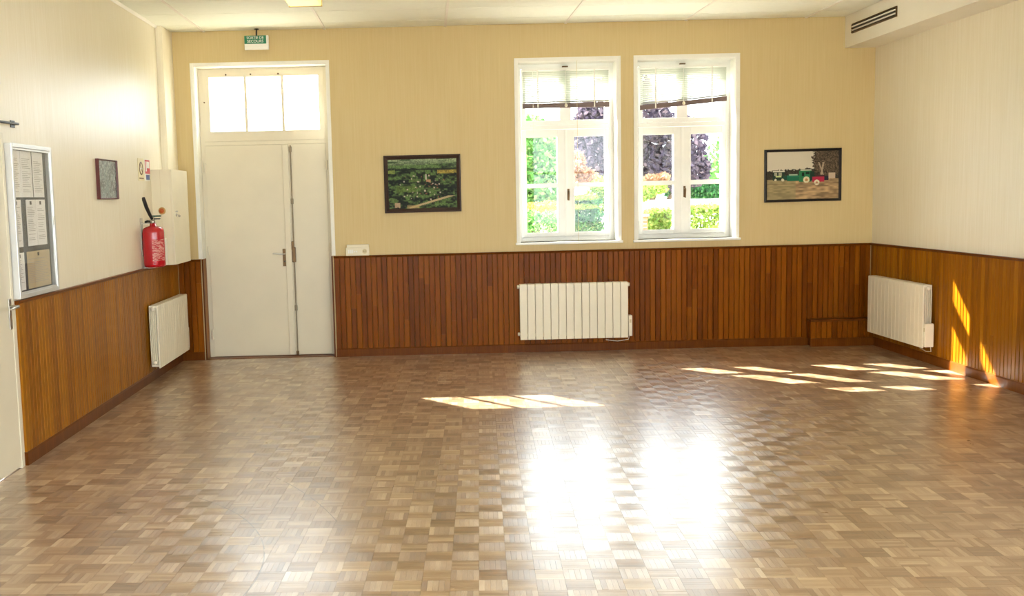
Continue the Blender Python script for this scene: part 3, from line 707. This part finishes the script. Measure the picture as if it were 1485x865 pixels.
# ------------------------------------------------------------------ wall cabinet
cb = empty('wall_cabinet', (XL, -.85, 1.035)); tag(cb, 'cream metal wall cabinet with a key in its lock, next to the double door', 'cabinet')
D, Wc, Hc = .195, .635, .89
MB().box(0, D-.02, 0, Wc, 0, Hc, .003).build('body', M['cream'], cb)
dd = MB().box(D-.02, D, .002, Wc-.002, .002, Hc-.002, .004).build('door', M['cream'], cb)
MB().box(.085, .0865, -.0015, 0, .01, Hc-.01).build('seam', M['radin'], cb)
MB().lathe([(0, .008), (.014, .006), (.016, 0)], (D, .10, .465), 16, 'x').build('lock', M['chrome'], dd)
MB().box(D+.008, D+.024, .096, .104, .462, .468).lathe([(0, -.001), (.012, -.001), (.012, .001), (0, .001)], (D+.03, .10, .455), 12, 'y').build('key', M['chrome'], dd)
MB().box(D, D+.004, .085, .16, .49, .505).build('catch', M['chrome'], dd)
MB().lathe([(0, -.02), (.018, -.018), (.022, -.008), (.024, 0)], (.088, 0, .507), 20, 'y').build('push_button', plain('orange_button', 'C25A1E', .35), cb)
MB().lathe([(0.02, -.006), (.032, -.005), (.034, 0)], (.09, 0, .507), 20, 'y').build('button_collar', plain('ochre_collar', 'C79A58', .5), cb)
# small white switch box under the button
sb = empty('switch_box', (XL, -.95, 1.04)); tag(sb, 'small white electrical box with a black knob behind the fire extinguisher', 'switch box')
MB().box(.05, .125, .0, .098, .0, .25, .004).build('body', M['signwhite'], sb)
MB().box(.0, .05, .02, .09, .02, .22).build('mount', M['signwhite'], sb)
MB().lathe([(0, -.016), (.014, -.014), (.014, 0)], (.09, 0, .055), 14, 'y').box(.07, .112, -.02, -.012, .050, .060, .002).build('knob', M['black'], sb)

# ------------------------------------------------------------------ fire extinguisher
ex = empty('fire_extinguisher', (XL+.107, -1.27, 1.045)); tag(ex, 'red fire extinguisher with black hose hung on the wall', 'fire extinguisher')
rr = .096
MB().lathe([(0, .0), (rr*.8, .0), (rr*.98, .012), (rr, .03), (rr, .31), (rr*.96, .334), (rr*.85, .350), (rr*.6, .362), (.03, .368), (.024, .392), (0, .392)], (0, 0, 0), 40).build('cylinder', M['red'], ex)
lab = MB(); nn = 10; R2 = rr+.0012; vv = []
a0, a1 = math.radians(-85), math.radians(-15)
for q in range(nn+1):
    a = a0+(a1-a0)*q/nn; vv += [(R2*math.cos(a), R2*math.sin(a), z) for z in (.06, .25)]
lab.add(vv, [(2*q, 2*q+2, 2*q+3, 2*q+1) for q in range(nn)], True); 
def labelmat():
    t = NT('extinguisher_label'); g = t.n('TexCoord').outputs['Object']; f = t.noise(t.mapv(g, (40, 40, 160)), 1, 2)
    t.l(t.ramp(f, [(.47, lin('B80D1E')), (.53, lin('D99A90'))]), t.b.inputs['Base Color']); return t.m
lab.build('label', labelmat(), ex)
vh = MB().lathe([(0, .39), (.024, .39), (.024, .41), (.018, .42), (.018, .45), (0, .452)], (0, 0, 0), 16).build('valve', M['chrome'], ex)
MB().box(-.012, .075, -.012, .012, .448, .462, .003).build('lever', plain('dark_green_lever', '1E4A34', .4), vh)
MB().box(-.01, .070, -.012, .012, .425, .436, .003).build('handle', M['black'], vh)
MB().tube([(-.012, 0, .405), (-.05, .02, .412), (-.075, .03, .402)], .010, 10).build('hose_joint', M['black'], vh)
MB().tube([(.0, -.02, .43), (-.012, -.045, .47), (-.03, -.075, .535), (-.042, -.10, .60), (-.044, -.108, .622)], [.012, .015, .017, .017, .013], 10).build('hose', M['black'], ex)
MB().box(-.104, -.098, -.03, .03, .10, .44).box(-.1, -.02, -.05, .05, .388, .396, .002).box(-.1, .0, -.03, .03, -.008, -.0005, .001).build('wall_bracket', M['chrome'], ex)

# ------------------------------------------------------------------ emergency exit sign hanging from the ceiling
es = empty('exit_sign', (-1.625, -.10, 3.10)); tag(es, 'green and white emergency exit sign hanging above the double door', 'sign')
MB().box(-.118, .118, -.012, .03, 0, .135, .004).build('housing', M['signwhite'], es)
MB().box(-.116, .098, -.016, -.0115, .055, .134).build('green_panel', M['green'], es)
for tx, zz in (('SORTIE DE', .112), ('SECOURS', .078)):
    place('lettering', text_mesh(tx, .036, M['signwhite'], sx=1.05 if tx == 'SECOURS' else .98), es, (-.009, -.0168, zz))
MB().tube([(.0, .008, .13), (.004, .008, .202)], .008, 10).lathe([(.0, .19), (.022, .195), (.022, .202), (0, .202)], (.004, .008, 0), 14).build('stem', M['black'], es)

# ------------------------------------------------------------------ socket strip on the rail
so = empty('socket_strip', (-.815, 0, ZW)); tag(so, 'cream surface-mounted socket box standing on the dado rail by the door', 'socket')
MB().box(0, .235, -.055, -.0005, 0, .082, .004).build('box', M['cream'], so)
MB().box(.01, .232, -.048, -.0005, .082, .112, .004).build('trunking', M['cream'], so)
for x in (.022, .042, .060): MB().box(x, x+.014, -.0575, -.0545, .026, .062, .001).build('breaker', M['signwhite'], so)
for x in (.082, .102): MB().box(x, x+.012, -.059, -.0545, .034, .050, .001).build('pilot_light', M['signwhite'], so)
MB().lathe([(0.0, -.002), (.020, -.002), (.024, 0)], (.19, -.055, .044), 20, 'y').build('socket_outlet', M['radin'], so)
for x in (.183, .197): MB().lathe([(0, -.003), (.004, -.003), (.004, 0)], (x, -.056, .046), 8, 'y').build('socket_hole', M['black'], so)

# ------------------------------------------------------------------ air vent in the soffit
av = empty('air_vent', (XS, -.68, 3.154), -math.pi/2); tag(av, 'long slotted air vent grille with black gaps in the ceiling bulkhead', 'vent')
vw, vh_ = .49, .046
MB().box(-vw+.01, vw-.01, -.004, .0, -vh_+.004, vh_-.004).build('dark_back', M['black'], av)
trim_frame(MB(), -vw, vw, -vh_, vh_, .010, -.014, 0, .002).build('grille_frame', M['bronze'], av)
for zz in (-.0165, .0165): MB().box(-vw+.01, vw-.01, -.018, -.004, zz-.0055, zz+.0055, .001).build('slat', M['signwhite'], av)
for k in range(4): MB().lathe([(0, -.006), (.006, -.005), (.006, 0)], (-vw-.03, 0, -.03+.02*k), 8, 'y').build('screw', M['steelrod'], av)

# ------------------------------------------------------------------ ceiling light fittings
def emis():
    t = NT('yellowed_diffuser'); t.b.inputs['Base Color'].default_value = (*lin('F5EC9A'), 1); t.b.inputs['Roughness'].default_value = .4
    t.b.inputs['Emission Color'].default_value = (1.0, .90, .22, 1); t.b.inputs['Emission Strength'].default_value = .55; return t.m
M['diff'] = emis()
for x in (-.955,):
    for k, y in enumerate((-1.72,)):
        rt = empty('ceiling_light', (x, y, ZC-.004)); tag(rt, 'long yellowed surface-mounted strip light on the ceiling', 'ceiling light')
        MB().box(-.14, .14, -1.24, 0, -.03, 0, .004).build('body', M['tee'], rt)
        MB().box(-.135, .135, -1.22, -.02, -.085, -.03, .012).build('diffuser', M['diff'], rt)
        for yy in (-1.24, -.02): MB().box(-.14, .14, yy, yy+.02, -.088, -.03, .003).build('end_cap', plain('ochre_cap', 'C7AE78', .5) if k == 0 and yy > -1 else M['tee'], rt)

# ------------------------------------------------------------------ garden outside
GZ = -.35
gm = plain('sunlit_gravel', 'BDB39E', .9, var=.1, scale=6, bump=.3); struct(MB().box(-60, 60, TH, 90, GZ-.1, GZ).build('garden_ground', gm))
struct(MB().box(-60, 60, -60, TH, GZ-.1, GZ-.001).build('yard_ground', plain('yard_paving', 'BDB5A6', .9, var=.1, scale=4)))
def leaves(n, sampler, size, seed, tone_mu=.5, tone_sd=.25, tonef=None):
    r = np.random.default_rng(seed); P = np.array([sampler(r) for _ in range(n)])
    d1 = r.normal(size=(n, 3)); d1 /= np.linalg.norm(d1, axis=1)[:, None]; d2 = r.normal(size=(n, 3)); d2 -= (d1*d2).sum(1)[:, None]*d1; d2 /= np.linalg.norm(d2, axis=1)[:, None]
    s = size*r.uniform(.6, 1.3, (n, 1)); a = d1*s; b = d2*s*.55
    V = np.stack([P-a, P+b, P+a, P-b], 1).reshape(-1, 3); Fq = np.arange(n*4).reshape(n, 4)
    m = bpy.data.meshes.new('foliage'); m.from_pydata(V.tolist(), [], Fq.tolist())
    tn_ = np.clip(r.normal(tone_mu, tone_sd, n), 0, 1)
    if tonef is not None: tn_ = np.clip(tn_+np.array([tonef(p) for p in P]), 0, 1)
    at_ = m.attributes.new('tone', 'FLOAT', 'FACE'); at_.data.foreach_set('value', tn_.astype(np.float32)); return m
def blob(c, rad, shell=.55):
    def f(r):
        d = r.normal(size=3); d /= np.linalg.norm(d); k = (r.uniform(shell**3, 1))**(1/3); return np.array(c)+d*np.array(rad)*k
    return f
def blobs(lst, shell=.5):
    fs = [blob(c, rd, shell) for c, rd in lst]; w_ = np.array([rd[0]*rd[1]*rd[2] for c, rd in lst])**.67; w_ = w_/w_.sum()
    return lambda r: fs[r.choice(len(fs), p=w_)](r)
LM = {
 'green': leafmat('leaf_green', '2E5A2A', '5A8E48', '9CB870'), 'purple': leafmat('leaf_purple', '2A2430', '4A4250', '75666E'),
 'lime': leafmat('leaf_lime', '48682A', '7E9642', 'AAB266'), 'dark': leafmat('leaf_dark', '123018', '2A5A34', '5C8A4E'),
 'gold': leafmat('leaf_gold', '8E8030', 'BCAE3C', 'D2C860'), 'copper': leafmat('leaf_copper', '7A5440', 'A87E60', 'C0A080')}
def plant(name, label, cat, base, lst, n, size, mat, seed, trunk=None, group=None, shell=.5, branches=6):
    rt = empty(name, base); tag(rt, label, cat, group)
    m = leaves(n, blobs(lst, shell), size, seed); m.materials.append(LM[mat]); o = place('foliage', m, rt); o['kind'] = 'stuff'
    r = random.Random(seed); tb = MB(); top = max(c[2] for c, _ in lst)
    if trunk: tb.tube([(0, 0, 0), (r.uniform(-.05, .05), 0, top*.3), (r.uniform(-.1, .1), 0, top*.55)], [trunk, trunk*.8, trunk*.6], 10)
    tr_ = trunk or .02
    for c, rd in lst: tb.tube([(0, 0, top*.3 if trunk else 0), (c[0]*.5, c[1]*.5, (top*.3+c[2])/2 if trunk else c[2]*.5), (c[0], c[1], c[2])], [tr_*.55, tr_*.4, tr_*.2], 8)
    tb.build('trunk' if trunk else 'stems', M['bark'], rt); return rt
def rel(base, pts): return [((p.x-base[0], p.y-base[1], p.z-base[2]), rd) for p, rd in pts]
# purple-leaved tree seen through both windows
b = (4.75, 12.2, GZ)
plant('purple_tree', 'big purple-leaved tree growing behind the garden shrubs', 'tree', b, rel(b, [(at(903, 168, 12.2), (1.0, 1.0, .95)), (at(884, 215, 12.0), (.8, .9, .8)), (at(968, 212, 12.4), (.85, .9, .75)), (at(955, 246, 12), (.8, .8, .5)), (at(1002, 246, 12.3), (.42, .6, .38)), (at(858, 190, 12.3), (.5, .6, .55))]), 13000, .075, 'purple', 31, .14)
b = (3.55, 10.2, GZ)
plant('copper_shrub', 'copper-orange leaved shrub in front of the purple tree', 'shrub', b, rel(b, [(at(838, 240, 10.2), (.16, .3, .30)), (at(848, 256, 10.2), (.24, .3, .18)), (at(862, 264, 10.2), (.18, .3, .12)), (at(945, 262, 10.6), (.22, .3, .12)), (at(960, 258, 10.6), (.14, .3, .10))]), 1500, .06, 'copper', 32, shell=.05)
b = (1.95, 8.3, GZ)
plant('green_tree', 'leafy bright green tree close to the first window', 'tree', b, rel(b, [(at(778, 235, 8.3), (.42, .5, .6)), (at(765, 205, 8.4), (.45, .5, .5)), (at(790, 268, 8.2), (.45, .5, .36)), (at(755, 260, 8.3), (.5, .5, .6)), (at(800, 205, 8.9), (.3, .4, .35))]), 7000, .055, 'green', 33, .08)
b = (2.45, 9.6, GZ)
plant('pink_shrub', 'pinkish copper bush showing between the green tree and the purple tree', 'shrub', b, rel(b, [(at(800, 228, 9.6), (.25, .3, .34)), (at(808, 250, 9.6), (.25, .3, .3))]), 1500, .05, 'copper', 34, .03)
b = (1.95, 6.4, GZ)
plant('golden_shrub', 'golden yellow shrub below the bright green tree', 'shrub', b, rel(b, [(at(797, 299, 6.4), (.22, .3, .08)), (at(775, 302, 6.4), (.2, .3, .09))]), 1500, .03, 'gold', 35)
b = (1.9, 5.6, GZ)
plant('low_green_shrub', 'rounded green shrub in front of the golden shrub', 'shrub', b, rel(b, [(at(800, 318, 5.6), (.20, .3, .14)), (at(785, 338, 5.6), (.5, .4, .3)), (at(765, 318, 5.7), (.25, .3, .16))]), 3500, .03, 'green', 36)
b = (2.75, 7.4, GZ)
yew = plant('clipped_yew', 'dark green cloud-clipped shrub with lime tops', 'shrub', b, rel(b, [(at(846, 293, 7.4), (.34, .3, .10)), (at(846, 313, 7.3), (.36, .3, .16)), (at(846, 335, 7.3), (.45, .35, .25))]), 3800, .03, 'dark', 37)
for k, (px, py) in enumerate(((843, 287), (840, 300))):      # lime tops of the clipped shrub
    q = at(px, py, 7.05); m = leaves(1100, blob((q.x-b[0], q.y-b[1], q.z-b[2]), (.30, .2, .045)), .025, 38+k); m.materials.append(LM['lime'])
    place('lime_tier', m, yew)['kind'] = 'stuff'
b = (3.3, 8.6, GZ)
plant('pale_shrub', 'pale green loose bush beside the clipped dark shrub', 'shrub', b, rel(b, [(at(868, 290, 8.6), (.3, .3, .3)), (at(875, 275, 8.6), (.25, .3, .25)), (at(850, 330, 8), (.3, .3, .18))]), 2400, .035, 'lime', 41)
b = (4.2, 9.6, GZ)
plant('yellow_flower_shrub', 'yellow-flowered leafy bush below the purple tree', 'shrub', b, rel(b, [(at(935, 278, 9.6), (.28, .3, .14)), (at(950, 274, 9.8), (.25, .3, .12)), (at(928, 285, 9.6), (.2, .3, .12))]), 1800, .035, 'lime', 42)
b = (5.4, 13.6, GZ)
plant('blue_green_shrub', 'blue-green bushy shrub behind the low white wall', 'shrub', b, rel(b, [(at(1005, 278, 13.6), (.55, .4, .2)), (at(1030, 276, 13.6), (.45, .4, .24)), (at(985, 276, 13.6), (.4, .4, .2))]), 3000, .05, 'dark', 43)
for k, (x, y, lb) in enumerate([(.75, 9.3, 'broad green bush growing beside the bright green tree'), (-.9, 9.9, 'wide green bush in front of the white garden wall, past the broad bush'), (-2.9, 9.2, 'green bush facing the entrance door across the garden')]):
    plant('garden_bush', lb, 'shrub', (x, y, GZ), [((0, 0, 1.35), (.7, .6, 1.0)), ((.3, .1, 2.1), (.5, .5, .6)), ((-.35, 0, 1.9), (.45, .5, .6)), ((0, 0, .6), (.7, .6, .6))], 4200, .06, ('green', 'dark', 'green')[k], 70+k, group='garden bushes')
# clipped hedges
def hedge(label, x0, x1, y0, y1, ztop, seed):
    rt = empty('clipped_hedge', ((x0+x1)/2, (y0+y1)/2, GZ)); tag(rt, label, 'hedge', 'clipped hedges')
    hx, hy_, hz = (x1-x0)/2, (y1-y0)/2, ztop-GZ
    def smp(r):
        p = np.array([r.uniform(-hx, hx), r.uniform(-hy_, hy_), r.uniform(.03, hz)]); k = r.integers(0, 5)
        if k == 0: p[2] = hz
        elif k == 1: p[1] = -hy_
        elif k == 2: p[1] = hy_
        elif k == 3: p[0] = r.choice([-hx, hx])
        return p+r.normal(0, .025, 3)
    m = leaves(9000, smp, .042, seed); m.materials.append(LM['lime']); o = place('foliage', m, rt); o['kind'] = 'stuff'
    tb = MB()
    for k in range(5): tb.tube([(-hx*.8+k*hx*.4, 0, 0), (-hx*.8+k*hx*.4+.03, .02, hz*.9)], .015, 6)
    tb.build('stems', M['bark'], rt)
p0, p1 = at(992, 304, 6.4), at(1048, 304, 6.4); hedge('square clipped light green hedge on the far side of the gap', p0.x, p1.x+.5, 6.4, 7.1, p0.z, 51)
p0, p1 = at(946, 309, 7.7), at(972, 309, 7.7); hedge('square clipped light green hedge standing next to the brick pillar', p0.x, p1.x, 7.7, 8.3, p0.z, 52)
# brick pillar
p0, p1 = at(926.5, 312, 7.0), at(936.5, 312, 7.0); bp = empty('brick_pillar', ((p0.x+p1.x)/2, 7.12, GZ)); tag(bp, 'red brick garden pillar beside the clipped hedge', 'pillar')
pwid = (p1.x-p0.x)/2+.03; htop = p0.z-GZ
MB().box(-pwid, pwid, -pwid, pwid, 0, htop-.02).build('mortar_core', plain('mortar', 'C9BBA8', .9), bp)
bmats = plain('red_brick', 'B4553C', .85, var=.2, scale=12); zz = 0; k = 0
bh = .062; BM = [MB().box(-pwid-.006, -.004, -pwid-.006, pwid+.006, 0, .052, .003).mesh('brick', bmats), MB().box(.004, pwid+.006, -pwid-.006, pwid+.006, 0, .052, .003).mesh('brick', bmats)]
while zz < htop-.08:
    for q in (0, 1): place('brick', BM[q], bp, (0, 0, zz), math.pi/2*(k % 2))
    zz += bh; k += 1
MB().box(-pwid-.03, pwid+.03, -pwid-.03, pwid+.03, htop-.03, htop+.01, .006).build('cap', plain('pillar_cap', 'B9A894', .8), bp)
# low white garden wall
zt = at(1000, 289, 11.2).z
gw = empty('garden_wall', (3.0, 11.3, GZ)); tag(gw, 'low white rendered garden wall beyond the hedges', 'wall')
MB().box(-3.2, 9, -.1, .1, 0, zt-GZ-.04).build('wall_body', plain('white_render', 'D9D5CB', .9, var=.03), gw); MB().box(-3.2, 9, -.14, .14, zt-GZ-.04, zt-GZ, .01).build('coping', plain('coping_stone', 'E2DCCF', .8), gw)
# trees further off, closing the view towards the left
for k, (x, y, h, rd) in enumerate([(-4.5, 15, 1.6, 1.3), (-.6, 17, 1.7, 1.4), (8.8, 17, 2.4, 1.6)]):
    plant('garden_tree', ['broad green tree standing behind the white garden wall on the door side', 'tall green tree behind the white garden wall, seen past the bright green tree', 'green tree past the end of the purple tree'][k], 'tree', (x, y, GZ), [((0, 0, h), (rd, rd*.9, rd*.8)), ((rd*.5, 0, h*.7), (rd*.7, rd*.7, rd*.6)), ((-rd*.5, .2, h*.75), (rd*.7, rd*.7, rd*.6))], 4500, .11, 'green', 60+k, .14, 'trees behind the garden wall')
